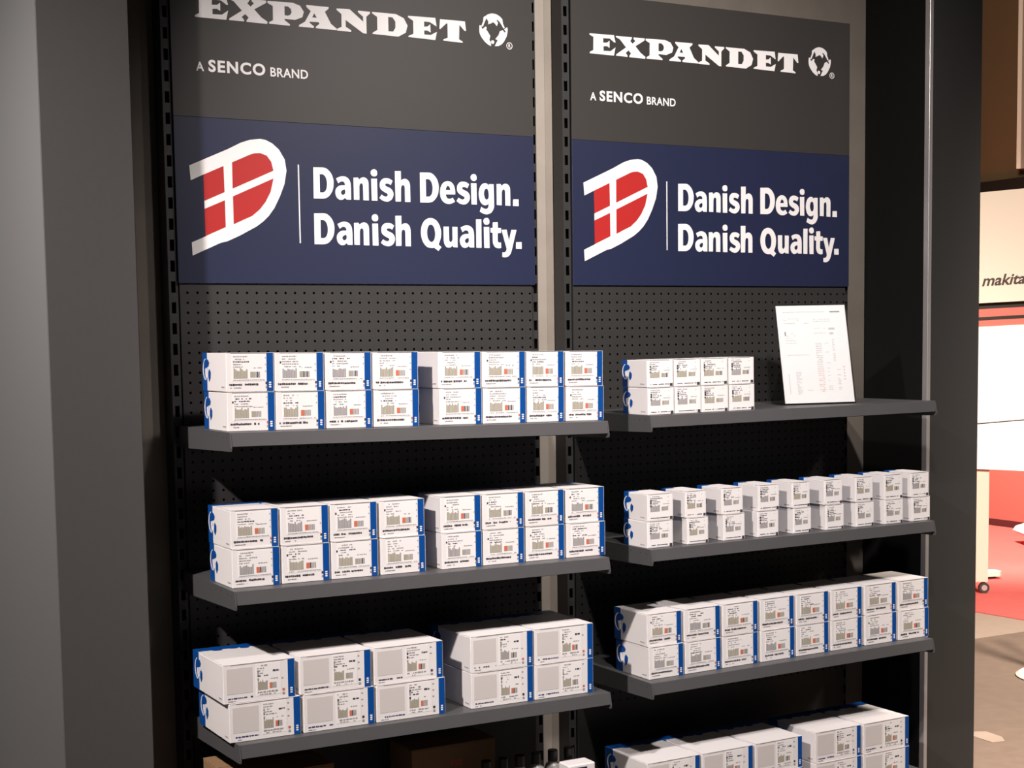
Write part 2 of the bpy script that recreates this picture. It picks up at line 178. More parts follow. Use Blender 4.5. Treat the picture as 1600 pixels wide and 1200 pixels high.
class MB:
    """collects faces and links them as ONE mesh object"""
    def __init__(self):
        self.v, self.f, self.m = [], [], []
    def quad(self, pts, mi=0):
        i = len(self.v)
        self.v += [tuple(p) for p in pts]
        self.f.append(tuple(range(i, i + len(pts))))
        self.m.append(mi)
    def box(self, x0, x1, y0, y1, z0, z1, mi=0, c=0.0):
        if c <= 0:
            p = [(x0, y0, z0), (x1, y0, z0), (x1, y1, z0), (x0, y1, z0), (x0, y0, z1), (x1, y0, z1), (x1, y1, z1), (x0, y1, z1)]
            fs = [(0, 3, 2, 1), (4, 5, 6, 7), (0, 1, 5, 4), (1, 2, 6, 5), (2, 3, 7, 6), (3, 0, 4, 7)]
        else:                                   # chamfered box
            p, fs, idx = [], [], {}
            X, Y, Z = (x0, x1), (y0, y1), (z0, z1)
            sg = (c, -c)
            for a in (0, 1):
                for b in (0, 1):
                    for d in (0, 1):
                        idx[a, b, d, 0] = len(p); p.append((X[a], Y[b] + sg[b], Z[d] + sg[d]))
                        idx[a, b, d, 1] = len(p); p.append((X[a] + sg[a], Y[b], Z[d] + sg[d]))
                        idx[a, b, d, 2] = len(p); p.append((X[a] + sg[a], Y[b] + sg[b], Z[d]))
            g = lambda a, b, d, k: idx[a, b, d, k]
            fs += [tuple(g(0, *q, 0) for q in ((0, 0), (0, 1), (1, 1), (1, 0))), tuple(g(1, *q, 0) for q in ((0, 0), (1, 0), (1, 1), (0, 1)))]
            fs += [tuple(g(q[0], 0, q[1], 1) for q in ((0, 0), (1, 0), (1, 1), (0, 1))), tuple(g(q[0], 1, q[1], 1) for q in ((0, 0), (0, 1), (1, 1), (1, 0)))]
            fs += [tuple(g(q[0], q[1], 0, 2) for q in ((0, 0), (0, 1), (1, 1), (1, 0))), tuple(g(q[0], q[1], 1, 2) for q in ((0, 0), (1, 0), (1, 1), (0, 1)))]
            for a in (0, 1):
                for b in (0, 1):
                    fs.append((g(a, b, 0, 0), g(a, b, 0, 1), g(a, b, 1, 1), g(a, b, 1, 0)))
                    fs.append((g(a, 0, b, 0), g(a, 0, b, 2), g(a, 1, b, 2), g(a, 1, b, 0)))
                    fs.append((g(0, a, b, 1), g(0, a, b, 2), g(1, a, b, 2), g(1, a, b, 1)))
                    for d in (0, 1):
                        fs.append((g(a, b, d, 0), g(a, b, d, 1), g(a, b, d, 2)))
        i = len(self.v)
        self.v += p
        for f in fs:
            self.f.append(tuple(i + k for k in f))
            self.m.append(mi)
    def lathe(self, cx, cy, prof, n=20, mi=0):
        i = len(self.v)
        for r, z in prof:
            for k in range(n):
                a = 2 * math.pi * k / n
                self.v.append((cx + r * math.cos(a), cy + r * math.sin(a), z))
        for j in range(len(prof) - 1):
            for k in range(n):
                a, b = i + j * n + k, i + j * n + (k + 1) % n
                self.f.append((a, b, b + n, a + n)); self.m.append(mi)
        self.f.append(tuple(i + k for k in reversed(range(n)))); self.m.append(mi)
        self.f.append(tuple(i + (len(prof) - 1) * n + k for k in range(n))); self.m.append(mi)
    def prism(self, pts, axis, a0, a1, mi=0):
        """outline pts (2D) swept along axis 0=x,1=y,2=z"""
        def p3(p, a):
            return (a, p[0], p[1]) if axis == 0 else (p[0], a, p[1]) if axis == 1 else (p[0], p[1], a)
        n, i = len(pts), len(self.v)
        self.v += [p3(p, a0) for p in pts] + [p3(p, a1) for p in pts]
        self.f.append(tuple(i + k for k in range(n))); self.m.append(mi)
        self.f.append(tuple(i + n + k for k in reversed(range(n)))); self.m.append(mi)
        for k in range(n):
            self.f.append((i + k, i + n + k, i + n + (k + 1) % n, i + (k + 1) % n)); self.m.append(mi)
    def build(self, name, mats, parent=None, fix=True):
        me = bpy.data.meshes.new(name)
        me.from_pydata(self.v, [], self.f)
        for k in (mats if isinstance(mats, (list, tuple)) else [mats]):
            me.materials.append(M[k])
        for p, mi in zip(me.polygons, self.m):
            p.material_index = mi
        me.update()
        if fix:
            import bmesh
            bm = bmesh.new(); bm.from_mesh(me)
            bmesh.ops.recalc_face_normals(bm, faces=bm.faces)
            bm.to_mesh(me); bm.free()
        o = bpy.data.objects.new(name, me)
        COL.objects.link(o)
        if parent is not None:
            o.parent = parent
        return o

def tag(o, label=None, cat=None, group=None, kind=None):
    if label: o['label'] = label
    if cat: o['category'] = cat
    if group: o['group'] = group
    if kind: o['kind'] = kind
    return o

def empty(name, loc, rot=(0, 0, 0)):
    o = bpy.data.objects.new(name, None)
    o.empty_display_size = 0.05
    COL.objects.link(o)
    o.location = loc
    o.rotation_euler = rot
    return o

def copy_tree(o, parent=None):
    c = o.copy()
    COL.objects.link(c)
    c.parent = parent
    for ch in list(o.children):
        copy_tree(ch, c)
    return c

def curve_mesh(data, name, parent, matname, y, bbox=None, off=(0, 0), shear=0.0):
    """flat curve or text (xy) -> mesh standing in the xz plane at depth y"""
    tmp = bpy.data.objects.new('tmp', data)
    COL.objects.link(tmp)
    dg = bpy.context.evaluated_depsgraph_get()
    me = bpy.data.meshes.new_from_object(tmp.evaluated_get(dg))
    bpy.data.objects.remove(tmp)
    xs = [v.co.x for v in me.vertices]; ys = [v.co.y for v in me.vertices]
    if bbox:
        x0, x1, z0, z1 = bbox
        sx = (x1 - x0) / (max(xs) - min(xs)); sz = (z1 - z0) / (max(ys) - min(ys))
        ax, az = x0 - min(xs) * sx, z0 - min(ys) * sz
    else:
        sx = sz = 1; ax, az = off
    for v in me.vertices:
        X, Z, D = v.co.x * sx + ax, v.co.y * sz + az, v.co.z
        v.co = (X + shear * (Z - az), y - D, Z)
    me.materials.clear()
    me.materials.append(M[matname])
    me.name = name
    o = bpy.data.objects.new(name, me)
    COL.objects.link(o)
    o.parent = parent
    return o

def loops_curve(loops, ext):
    cu = bpy.data.curves.new('loops', 'CURVE')
    cu.dimensions = '2D'
    cu.fill_mode = 'BOTH'
    cu.extrude = ext
    for lp in loops:
        s = cu.splines.new('POLY')
        s.points.add(len(lp) - 1)
        for p, q in zip(s.points, lp):
            p.co = (q[0], q[1], 0, 1)
        s.use_cyclic_u = True
    return cu

def text_curve(s, offset, ext, shear=0.0, space=1.0):
    cu = bpy.data.curves.new('text', 'FONT')
    cu.body = s
    cu.size = 1.0
    cu.offset = offset
    cu.extrude = ext
    cu.shear = shear
    cu.space_character = space
    cu.fill_mode = 'BOTH'
    cu.resolution_u = 4
    return cu

def circle(cx, cz, r, n=20, a0=0):
    return [(cx + r * math.cos(a0 + 2 * math.pi * k / n), cz + r * math.sin(a0 + 2 * math.pi * k / n)) for k in range(n)]

# ------------------------------------------------------------------ the setting
m = MB(); m.quad([(-6, -8, 0), (14, -8, 0), (14, 16, 0), (-6, 16, 0)])
tag(m.build('floor', 'floor', fix=False), kind='structure')

YW = 0.065
m = MB(); m.box(-0.34, 2.2534, YW, 0.14, 0, 2.9)
tag(m.build('wall_back', 'concrete'), kind='structure')
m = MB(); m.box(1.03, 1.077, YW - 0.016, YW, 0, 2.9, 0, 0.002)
tag(m.build('trim_1', 'gap_wall_lit'), kind='structure')
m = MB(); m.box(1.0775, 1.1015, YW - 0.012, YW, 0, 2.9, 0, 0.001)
tag(m.build('trim_7', 'gap_wall_dim'), kind='structure')
m = MB(); m.box(-0.348, -0.146, -0.212, 0.95, 0, 2.9, 0, 0.002)
tag(m.build('wall_left', 'pillar'), kind='structure')
m = MB(); m.box(2.2534, 2.468, -0.208, 0.95, 0, 2.9, 0, 0.0015)
tag(m.build('wall_right', 'pillar_dark'), kind='structure')
m = MB(); m.box(2.2510, 2.2650, -0.2105, -0.190, 0, 2.9, 0, 0.001)
tag(m.build('trim_2', 'alu'), kind='structure')
m = MB(); m.box(2.2505, 2.2532, -0.1895, YW - 0.001, 0, 2.9)
tag(m.build('trim_6', 'side_black'), kind='structure')

# ------------------------------------------------------------------ shelving: uprights and perforated backs
ZT = 1.247 + ZO
BAY = 1.1122
def make_upright(x, label, lo=-0.0115, hi=0.0115):
    t = empty('slotted_upright', (x, 0, 0))
    tag(t, label, 'shelf post', 'slotted posts of the shelving')
    b = MB()
    D = YW - 0.001
    b.quad([(lo, 0, 0), (lo, 0, ZT), (lo, D, ZT), (lo, D, 0)])
    b.quad([(hi, 0, 0), (hi, D, 0), (hi, D, ZT), (hi, 0, ZT)])
    b.quad([(lo, D, 0), (lo, D, ZT), (hi, D, ZT), (hi, D, 0)])
    b.quad([(lo, 0, ZT), (hi, 0, ZT), (hi, D, ZT), (lo, D, ZT)])
    s0, s1 = -0.0055, 0.0055
    b.quad([(lo, 0, 0), (s0, 0, 0), (s0, 0, ZT), (lo, 0, ZT)])
    b.quad([(s1, 0, 0), (hi, 0, 0), (hi, 0, ZT), (s1, 0, ZT)])
    z, prev = 0.05, 0.0
    zc = (0.0 + ZO) % 0.05
    k = zc + 0.05
    while k < ZT - 0.02:
        a, c = k - 0.0135, k + 0.0135
        b.quad([(s0, 0, prev), (s1, 0, prev), (s1, 0, a), (s0, 0, a)])
        for (p, q) in (((s0, a), (s1, a)), ((s1, a), (s1, c)), ((s1, c), (s0, c)), ((s0, c), (s0, a))):
            b.quad([(p[0], 0, p[1]), (q[0], 0, q[1]), (q[0], 0.002, q[1]), (p[0], 0.002, p[1])])
        prev = c
        k += 0.05
    b.quad([(s0, 0, prev), (s1, 0, prev), (s1, 0, ZT), (s0, 0, ZT)])
    b.build('post', 'steel', t, fix=False)
    f = MB(); f.box(lo, hi, -0.05, D, 0, 0.012, 0, 0.002); f.build('foot', 'steel', t)
    return t
make_upright(0.0, 'black slotted post at the left edge of the left shelving bay')
make_upright(1.0095, 'black slotted post at the right edge of the left bay', -0.0095, 0.0085)
make_upright(1.1137, 'black slotted post at the left edge of the right bay, beside the pale gap')
make_upright(2.1185, 'black slotted post at the right edge of the right bay', -0.0062, 0.0065)

def make_panel(x, label):
    px, pz, r = 0.02518, 0.0242, 0.0033
    x0 = 0.033 - px / 2
    nx = 39
    t = empty('perforated_panel', (x, -0.004, 0))
    tag(t, label, 'pegboard', 'perforated backs of the shelving')
    b = MB()
    idx = {}
    def V(X, Z):
        key = (round(X, 5), round(Z, 5))
        if key not in idx:
            idx[key] = len(b.v); b.v.append((X, 0, Z))
        return idx[key]
    ztop = 0.4362 + pz * 1.5
    rows = 50
    for j in range(rows):
        zc = 0.4362 + pz - j * pz + ZO
        for i in range(nx):
            xc = x0 + (i + 0.5) * px
            out = [(1, 0), (1, 1), (0, 1), (-1, 1), (-1, 0), (-1, -1), (0, -1), (1, -1)]
            O = [V(min(xc + q[0] * px / 2, 0.9970), zc + q[1] * pz / 2) for q in out]
            H = [V(xc + r * math.cos(k * math.pi / 4), zc + r * math.sin(k * math.pi / 4)) for k in range(8)]
            for k in range(8):
                b.f.append((O[k], H[k], H[(k + 1) % 8], O[(k + 1) % 8])); b.m.append(0)
    zb = 0.4362 + pz * 1.5 - rows * pz + ZO
    zt = ztop + ZO
    xa, xb = 0.0140, 0.9970
    x1 = min(x0 + nx * px, xb)
    for q in ([(xa, zb), (x0, zb), (x0, zt), (xa, zt)],
              [(xa, zt), (xb, zt), (xb, ZT), (xa, ZT)], [(xa, 0.02), (xb, 0.02), (xb, zb), (xa, zb)]):
        b.quad([(p[0], 0, p[1]) for p in q])
    b.build('sheet', 'steel', t, fix=False)
    e = MB()
    for xx in (xa, xb - 0.0015):
        e.box(xx, xx + 0.0015, 0.0005, 0.022, 0.02, ZT)
    e.box(xa + 0.0015, xb - 0.0015, 0.0005, 0.022, ZT - 0.0015, ZT)
    e.build('folded_edge', 'steel', t)
    g = MB(); g.box(xa + 0.002, xb - 0.002, 0.019, 0.0215, 0.021, ZT - 0.002); g.build('cavity_shade_sheet', 'side_black', t)  # added black sheet: stands for the cavity's shade behind the holes
    return t
make_panel(0.0, 'dark grey perforated back panel of the left bay')
make_panel(BAY + 0.002, 'dark grey perforated back panel of the right bay')

# ------------------------------------------------------------------ signs
def make_sign(x, label):
    t = empty('hanging_sign', (x, 0, ZO + 0.001))
    tag(t, label, 'sign', 'printed signs above the shelves')
    yf = -0.0098
    def panel(name, z0, z1, mt):
        b = MB(); b.box(0.0055, 0.9995, yf, yf + 0.005, z0, z1, 0, 0.0006)
        return b.build(name, [mt], t)
    panel('grey_board', 0.8552, 1.2500, 'sign_grey')
    panel('navy_board', 0.4580, 0.8550, 'sign_blue')
    yl = yf - 0.0006
    E = 0.0004
    for key, loops in LETTERS.items():
        curve_mesh(loops_curve(loops, E), 'letter', t, 'sign_white', yl)
    gl = curve_mesh(loops_curve(GLOBE + [circle(0.8776, 1.0962, 0.0048)], E), 'globe_emblem', t, 'sign_white', yl)
    rg = curve_mesh(loops_curve([circle(0.9283, 1.0901, 0.0092), circle(0.9283, 1.0901, 0.0074)], E), 'registered_mark', t, 'sign_white', yl)
    curve_mesh(text_curve('R', 0.02, 0.0004), 'registered_letter', rg, 'sign_white', yl, (0.9253, 0.9318, 1.0855, 1.0949))
    curve_mesh(text_curve('A', 0.018, E), 'small_word', t, 'sign_white', yl, (0.0652, 0.0848, 0.9640, 0.9858))
    curve_mesh(text_curve('SENCO', 0.032, E, 0.0, 1.16), 'bold_word', t, 'sign_white', yl, (0.0961, 0.2400, 0.9635, 0.9925))
    curve_mesh(text_curve('BRAND', 0.016, E, 0.0, 1.06), 'small_word', t, 'sign_white', yl, (0.2534, 0.3520, 0.9636, 0.9856))
    d = MB(); d.box(0.3186, 0.3216, yl - E, yl + E, 0.5589, 0.7527); d.build('divider_line', 'sign_white', t)
    for z0, line in LINES:
        for ch, gx in line:
            zz = z0 - 0.003 * (gx - 0.36)
            curve_mesh(loops_curve([[(gx + p[0], zz + p[1]) for p in lp] for lp in GLYPHS[ch]], E), 'letter', t, 'sign_white', yl)
    em = curve_mesh(loops_curve(EMBLEM, E), 'shield_emblem', t, 'sign_white', yl)
    for rd in REDS:
        curve_mesh(loops_curve([rd], E), 'red_field', em, 'red', yl - 0.0005)
    return t
make_sign(0.0048, 'grey and navy printed sign above the left bay, its wordmark cut by the frame')
make_sign(BAY + 0.0085, 'grey and navy printed sign above the right bay')

# ------------------------------------------------------------------ shelves
SHELVES = {   # key: (bay x, height, rise over the width, words)
    'L1': (0.0, 0.1155, -0.0119, 'top shelf of the left bay'),
    'L2': (0.0, -0.2396, -0.0039, 'second shelf of the left bay'),
    'L3': (0.0, -0.5887, -0.0037, 'third shelf of the left bay'),
    'L4': (0.0, -0.9380, 0.0, 'lowest shelf of the left bay'),
    'R1': (1.1215, 0.1120, 0.0068, 'top shelf of the right bay'),
    'R2': (1.1215, -0.2348, 0.0061, 'second shelf of the right bay'),
    'R3': (1.1215, -0.5860, 0.0109, 'third shelf of the right bay'),
    'R4': (1.1215, -0.9790, 0.006, 'lowest shelf of the right bay'),
}
SLABEL = {
    'L1': 'grey metal shelf carrying two layers of eight cartons, top of the left bay',
    'L2': 'grey metal shelf in the middle of the left bay, under sixteen cartons',
    'L3': 'grey metal shelf of the left bay carrying the wide cartons',
    'L4': 'grey metal shelf at the bottom of the left bay, holding bottles and brown boxes',
    'R1': 'grey metal shelf holding the price list stand, top of the right bay',
    'R2': 'grey metal shelf of the right bay carrying eighteen small cartons',
    'R3': 'grey metal shelf of the right bay under sixteen blue striped cartons',
    'R4': 'grey metal shelf at the bottom of the right bay, under wide cartons',
}
W = 0.994
shelf_root = {}
def make_shelf():
    t = empty('metal_shelf', (0, 0, 0))
    b = MB()
    b.box(0.003, W - 0.003, -0.376, -0.006, -0.0022, 0.0, 0)
    b.box(0.003, W - 0.003, -0.008, -0.006, -0.026, -0.0022)
    b.build('plate', 'shelf', t)
    l = MB()
    l.prism([(-0.376, 0.0), (-0.3805, -0.0008), (-0.3865, -0.0305), (-0.384, -0.0312), (-0.3788, -0.0035), (-0.376, -0.0022)], 0, 0.003, W - 0.003)
    l.box(0.003, W - 0.003, -0.3842, -0.368, -0.0318, -0.0305)
    l.build('front_lip', 'shelf', t)
    for x0 in (0.0, W - 0.003):
        k = MB()
        k.prism([(-0.0055, 0.0), (-0.0055, -0.052), (-0.10, -0.050), (-0.3845, -0.042), (-0.389, -0.040), (-0.3895, -0.034), (-0.3815, 0.0), (-0.376, 0.0)], 0, x0, x0 + 0.003)
        br = k.build('bracket', 'shelf', t)
        h = MB()
        for yy, zz in ((-0.362, -0.012), (-0.335, -0.012), (-0.29, -0.011), (-0.255, -0.011), (-0.383, -0.036)):
            h.prism(circle(yy, zz, 0.0022, 8), 0, x0 - 0.0002, x0 + 0.0032)
        h.build('hole_disc', 'ink', br)  # dark discs painted in place of the small bracket holes
    return t
first = make_shelf()
for i, (key, (bx, h, rise, _)) in enumerate(SHELVES.items()):
    s = first if i == 0 else copy_tree(first)
    s.location = (bx, 0, h + ZO)
    s.rotation_euler = (0, -math.atan(rise / W), 0)
    tag(s, SLABEL[key], 'shelf', 'grey metal shelves')
    shelf_root[key] = s

# ------------------------------------------------------------------ cartons
def print_mesh(w, h, seed, style):
    """the printing on a carton front: marks lie on x 0..w, z 0..h; slots text, olive, red, navy, label"""
    rnd = random.Random(seed)
    b = MB()
    def rc(x0, x1, z0, z1, mi, lift=0.0008):
        b.box(x0 * w, x1 * w, -lift, 0.0, z0 * h, z1 * h, mi)
    def line(x0, x1, z, t, mi, gap=0.25):
        x = x0
        while x < x1:
            L = rnd.uniform(0.012, 0.05)
            if rnd.random() > gap:
                rc(x, min(x + L, x1), z - t * rnd.uniform(0.35, 0.6), z + t * rnd.uniform(0.3, 0.6), mi)
            x += L + rnd.uniform(0.006, 0.014)
    dark, grey, olive, red, navy, lab, win = range(7)
    if style == 'wide':
        rc(0.045, 0.40, 0.24, 0.90, win, 0.0004)
        rc(0.45, 0.80, 0.12, 0.95, lab, 0.0004)
        a, c = 0.47, 0.78
        z0 = 0.02
        line(0.06, 0.40, 0.13, 0.030, navy if rnd.random() < 0.6 else dark, 0.08)
        line(0.06, 0.16, 0.06, 0.022, grey, 0.1)
    elif style == 'small':
        rc(0.05, 0.95, 0.04, 0.97, lab, 0.0004)
        a, c = 0.10, 0.92
        line(0.12, 0.84, 0.10, 0.034, dark, 0.12)
        rc(0.86, 0.965, 0.025, 0.13, dark)
    else:
        rc(0.12, 0.83, 0.27, 0.95, lab, 0.0004)
        a, c = 0.145, 0.80
        line(0.06, 0.66, 0.185, 0.046, dark, 0.06)
        line(0.08, 0.30, 0.105, 0.024, grey, 0.15)
        line(0.14, 0.80, 0.30, 0.020, grey, 0.06)
    u = c - a
    bar = olive if rnd.random() < (0.75 if style != 'small' else 0.35) else grey
    zb = 0.34 if style != 'wide' else 0.27
    line(a, a + 0.45 * u, 0.90, 0.030, grey, 0.15)
    for k in range(4):
        line(a, a + rnd.uniform(0.25, 0.6) * u, 0.83 - 0.065 * k, 0.028, dark if (style == 'small' or rnd.random() < 0.2) else grey, 0.22)
    if style != 'mid':
        for k in range(3):
            rc(a, a + 0.07 * u, 0.72 - 0.10 * k, 0.785 - 0.10 * k, dark if style == 'small' else rnd.choice((dark, grey, olive)))
    for k in range(9):                                            # two bar codes
        x = a + 0.01 * u + k * 0.050 * u
        rc(x, x + 0.040 * u, zb, zb + (0.24 if k % 4 else 0.27) - rnd.uniform(0, 0.05), bar)
    rc(a + 0.54 * u, a + 0.65 * u, zb + 0.02, zb + 0.17, red if rnd.random() < 0.8 and style != 'small' else olive)
    for k in range(4):
        x = a + 0.66 * u + k * 0.05 * u
        rc(x, x + 0.036 * u, zb + 0.02, zb + 0.17, grey if k % 2 else (dark if rnd.random() < 0.25 else bar))
    line(a + 0.60 * u, a + 0.92 * u, zb + 0.27, 0.024, grey, 0.1)
    if style == 'wide':
        line(a + 0.70 * u, a + 0.98 * u, 0.74, 0.05, dark, 0.0)
        line(a, a + 0.90 * u, 0.21, 0.040, grey, 0.1)
        line(a + 0.1 * u, a + 0.8 * u, 0.15, 0.025, grey, 0.4)
    x = 0.822 if style != 'small' else 0.80
    for k in range(3):
        if rnd.random() < 0.75:
            rc(x - 0.012, x + 0.008, 0.85 - 0.17 * k, 0.88 - 0.17 * k, grey)
    if style != 'small':
        rc(x - 0.005, x + 0.025, 0.19, 0.25, dark if rnd.random() < .6 else red)
        rc(x - 0.005, x + 0.025, 0.09, 0.15, grey)
    if style == 'mid' and rnd.random() < 0.4:
        rc(0.10, 0.13, 0.72, 0.77, dark)
    return b

INKS = ['ink', 'ink_grey', 'ink_olive', 'ink_red', 'ink_navy', 'card_label', 'card_flap']
SEED = [100]
def make_carton(w, h, d, style, stripe, blob, band):
    """origin at the middle of the front bottom edge; body, lid flap, blue end band, stripe, globe print"""
    t = empty('carton', (0, 0, 0))
    rnd = random.Random(SEED[0]); SEED[0] += 1
    b = MB(); b.box(-w / 2, w / 2, 0, d, 0, h - 0.0012, 0, 0.0009)
    b.build('body', 'card_white', t)
    tilt = rnd.uniform(0.0006, 0.0016)
    l = MB()
    l.prism([(-0.0006, h - 0.0006 + tilt * 0.3), (d * 0.98, h - 0.0010), (d * 0.98, h - 0.0003), (-0.0006, h + 0.0000 + tilt * 0.3)], 0, -w / 2 + 0.0012, w / 2 - 0.0008)
    l.build('lid_flap', 'card_white', t)
    fl = MB()                                                     # grey strip painted as the shadow under the lid along the front edge
    fl.box(-w / 2 + 0.10 * w, w / 2 - 0.16 * w, -0.0004, 0.0, h - 0.0021, h - 0.0012)
    fl.build('lid_shadow', 'ink_grey', t)
    p = print_mesh(w, h, SEED[0] * 7 + 3, style)
    p.v = [(x - w / 2, y, z) for x, y, z in p.v]
    p.build('front_print', INKS, t)
    e = 0.0005
    bd = d * (0.20 if blob < 1.5 else 0.14)                        # blue wrap around the rear end: left side, top and right side
    k = MB()
    k.box(-w / 2 - e, -w / 2, d - bd, d, 0.0004, h)
    if band:
        k.box(-w / 2 - e, -w / 2 + band * w, d - bd * 0.8, d, h, h + 0.0005)
    k.build('blue_end_band', 'blue', t)
    k = MB(); k.box(w / 2, w / 2 + e, 0.25 * d, d, 0.0004, h); k.build('blue_end_band', 'blue', t)
    if stripe:
        s = MB()
        x1 = w / 2 - (0.002 if style != 'wide' else 0.0015)
        s.box(x1 - stripe, x1, -0.0006, 0.0, 0.0005, h - 0.001)
        st = s.build('blue_stripe', 'blue', t)
        q = MB()
        for kk in range(3):
            zz = 0.10 * h + kk * 0.055 * h
            q.box(x1 - stripe * 0.68, x1 - stripe * 0.34, -0.0010, -0.0006, zz, zz + 0.036 * h)
        q.build('stripe_number', 'card_label', st)
    # globe printed across the edge of the band on the left side
    g = MB()
    xs0 = -w / 2 - 0.0004
    cy, cz, R = d - bd * 0.92, 0.56 * h, 0.30 * h
    ring = [(cy + R * 1.0 * math.cos(a), cz + R * math.sin(a)) for a in [math.pi * (-0.40 + 0.80 * i / 10) for i in range(11)]]
    inn = [(cy + R * 0.84 * math.cos(a), cz + R * 0.93 * math.sin(a)) for a in [math.pi * (0.40 - 0.80 * i / 10) for i in range(11)]]
    g.prism(ring + inn, 0, xs0 - 0.0006, xs0, 0)
    g.prism([(cy + .15 * R, cz + .95 * R), (cy - .42 * R, cz + .85 * R), (cy - .70 * R, cz + .60 * R), (cy - .55 * R, cz + .30 * R), (cy - .10 * R, cz + .22 * R), (cy + .2 * R, cz + .45 * R)], 0, xs0 - 0.0008, xs0, 1)
    g.prism([(cy - .75 * R, cz + .05 * R), (cy - 1.10 * R, cz - .20 * R), (cy - 1.05 * R, cz - .70 * R), (cy - .72 * R, cz - 1.05 * R), (cy - .48 * R, cz - .65 * R), (cy - .55 * R, cz - .15 * R)], 0, xs0 - 0.0008, xs0, 1)
    g.prism([(cy - .05 * R, cz + .15 * R), (cy + .35 * R, cz + .05 * R), (cy + .30 * R, cz - .45 * R), (cy + .1 * R, cz - .95 * R), (cy - .12 * R, cz - .65 * R)], 0, xs0 - 0.0008, xs0, 0)
    g.build('globe_print', ['card_label', 'blue'], t)
    n = MB()
    for kk in range(5):
        yy = 0.012 + kk * 0.0042
        n.box(-w / 2 - 0.0005, -w / 2, yy, yy + 0.003, 0.10 * h, 0.135 * h)
    n.build('side_print', 'ink_grey', t)
    if blob >= 1:                                                 # globe repeated on the top face of the wide cartons
        u = MB()
        cx, cyy, R = -w * 0.10, d - bd * 0.8, 0.020
        for off in ((-0.022, -0.004), (0.020, 0.001), (0.045, -0.006)):
            u.prism([(cx + off[0] + R * .6 * math.cos(a), cyy + off[1] + R * .4 * math.sin(a)) for a in [2 * math.pi * i / 9 + .3 for i in range(9)]], 2, h + 0.0004, h + 0.0009, 0)
        u.build('top_print', 'blue', t)
    return t

ORD = ['first', 'second', 'third', 'fourth', 'fifth', 'sixth', 'seventh', 'eighth', 'ninth']
def on_shelf(key, x, y, z):
    """point given in bay coordinates -> world, following the shelf's small slope"""
    bx, h, rise, _ = SHELVES[key]
    return (x, y, h + ZO + rise / W * (x - bx) + z)

def carton_row(key, spans, yf, w, h, d, style, stripe, blob, label, group, band=0.0, dx=None, layers=2):
    """spans: left and right of every column; label(layer, i) gives the words"""
    tilt = -math.atan(SHELVES[key][2] / W)
    rnd = random.Random(key)
    for lay in range(layers):
        for i, (a, c) in enumerate(spans):
            wi = min(w, c - a)
            o = make_carton(wi, h, d, style, stripe, blob, band)
            xm = (a + c) / 2
            if lay and dx:
                xm += dx[i]
            yy = yf + rnd.uniform(-0.001, 0.0015) + (0.002 if lay else 0)
            o.location = on_shelf(key, xm, yy, 0.0004 + lay * (h + 0.0009))
            o.rotation_euler = (0, tilt, rnd.uniform(-0.004, 0.004))
            tag(o, label(lay, i), 'carton', group)

def gap(spans, g=0.0022):
    r = []
    for i, (a, c) in enumerate(spans):
        r.append((a + g * .3, c - g * .7))
    return r

# ---- CARTON_ROWS ----
def std(words, shelf):
    def f(lay, i):
        return '%s, %s from left, %s layer, %s' % (words, ORD[i], 'top' if lay else 'bottom', shelf)
    return f

ROW_L1 = [(0.009, 0.124), (0.124, 0.2449), (0.2469, 0.3648), (0.3666, 0.486), (0.5382, 0.6564), (0.6573, 0.7802), (0.7818, 0.8916), (0.8949, 1.0080)]
ROW_L2 = [(0.0108, 0.1276), (0.1303, 0.2508), (0.2529, 0.3739), (0.3787, 0.4986), (0.5402, 0.6527), (0.655, 0.7733), (0.7768, 0.8908), (0.8948, 1.0124)]
ROW_L3 = [(-0.0126, 0.1612), (0.1659, 0.3474), (0.35, 0.5345), (0.6042, 0.7831), (0.7846, 0.9606)]
ROW_R1 = [(1.1264, 1.2109), (1.2109, 1.2971), (1.2971, 1.3864), (1.3884, 1.4742)]
ROW_R2 = [(1.1256, 1.2093), (1.2525, 1.3235), (1.3711, 1.4452), (1.4872, 1.562), (1.609, 1.675), (1.7272, 1.795), (1.8379, 1.9064), (1.9427, 2.0156), (2.0475, 2.1204)]
ROW_R3 = [(1.1389, 1.2522), (1.2558, 1.3769), (1.3805, 1.5028), (1.5106, 1.6312), (1.6367, 1.7548), (1.7618, 1.8785), (1.8876, 2.0094), (2.0156, 2.1352)]
ROW_R4 = [(1.1169, 1.289), (1.2929, 1.4663), (1.4729, 1.6402), (1.6851, 1.8555), (1.8621, 2.0395)]

carton_row('L1', gap(ROW_L1), -0.342, 0.124, 0.0876, 0.165, 'mid', 0.0155, 0,
           std('white carton with blue stripe', 'highest shelf of left bay'), 'striped cartons on the top left shelf')
carton_row('L2', gap(ROW_L2), -0.337, 0.124, 0.0876, 0.155, 'mid', 0.0155, 0,
           std('white carton with blue stripe', 'second shelf of left bay'), 'striped cartons on the second left shelf', band=1.0)
carton_row('L3', gap(ROW_L3), -0.357, 0.186, 0.0888, 0.220, 'wide', 0.016, 1,
           std('wide white carton with blue stripe', 'third shelf of left bay'), 'wide cartons on the third left shelf',
           band=1.0, dx=[-0.011, -0.0065, -0.003, 0.0, 0.001])
carton_row('R1', gap(ROW_R1), -0.365, 0.092, 0.0705, 0.113, 'small', 0, 0,
           std('small plain white carton', 'highest shelf of right bay'), 'small cartons on the top right shelf')
carton_row('R2', gap(ROW_R2), -0.360, 0.085, 0.0700, 0.108, 'small', 0, 0,
           std('small plain white carton', 'second shelf of right bay'), 'small cartons on the second right shelf',
           band=0.45, dx=[0.002, -0.005, -0.004, 0.004, -0.003, -0.005, -0.003, 0.0, -0.004])
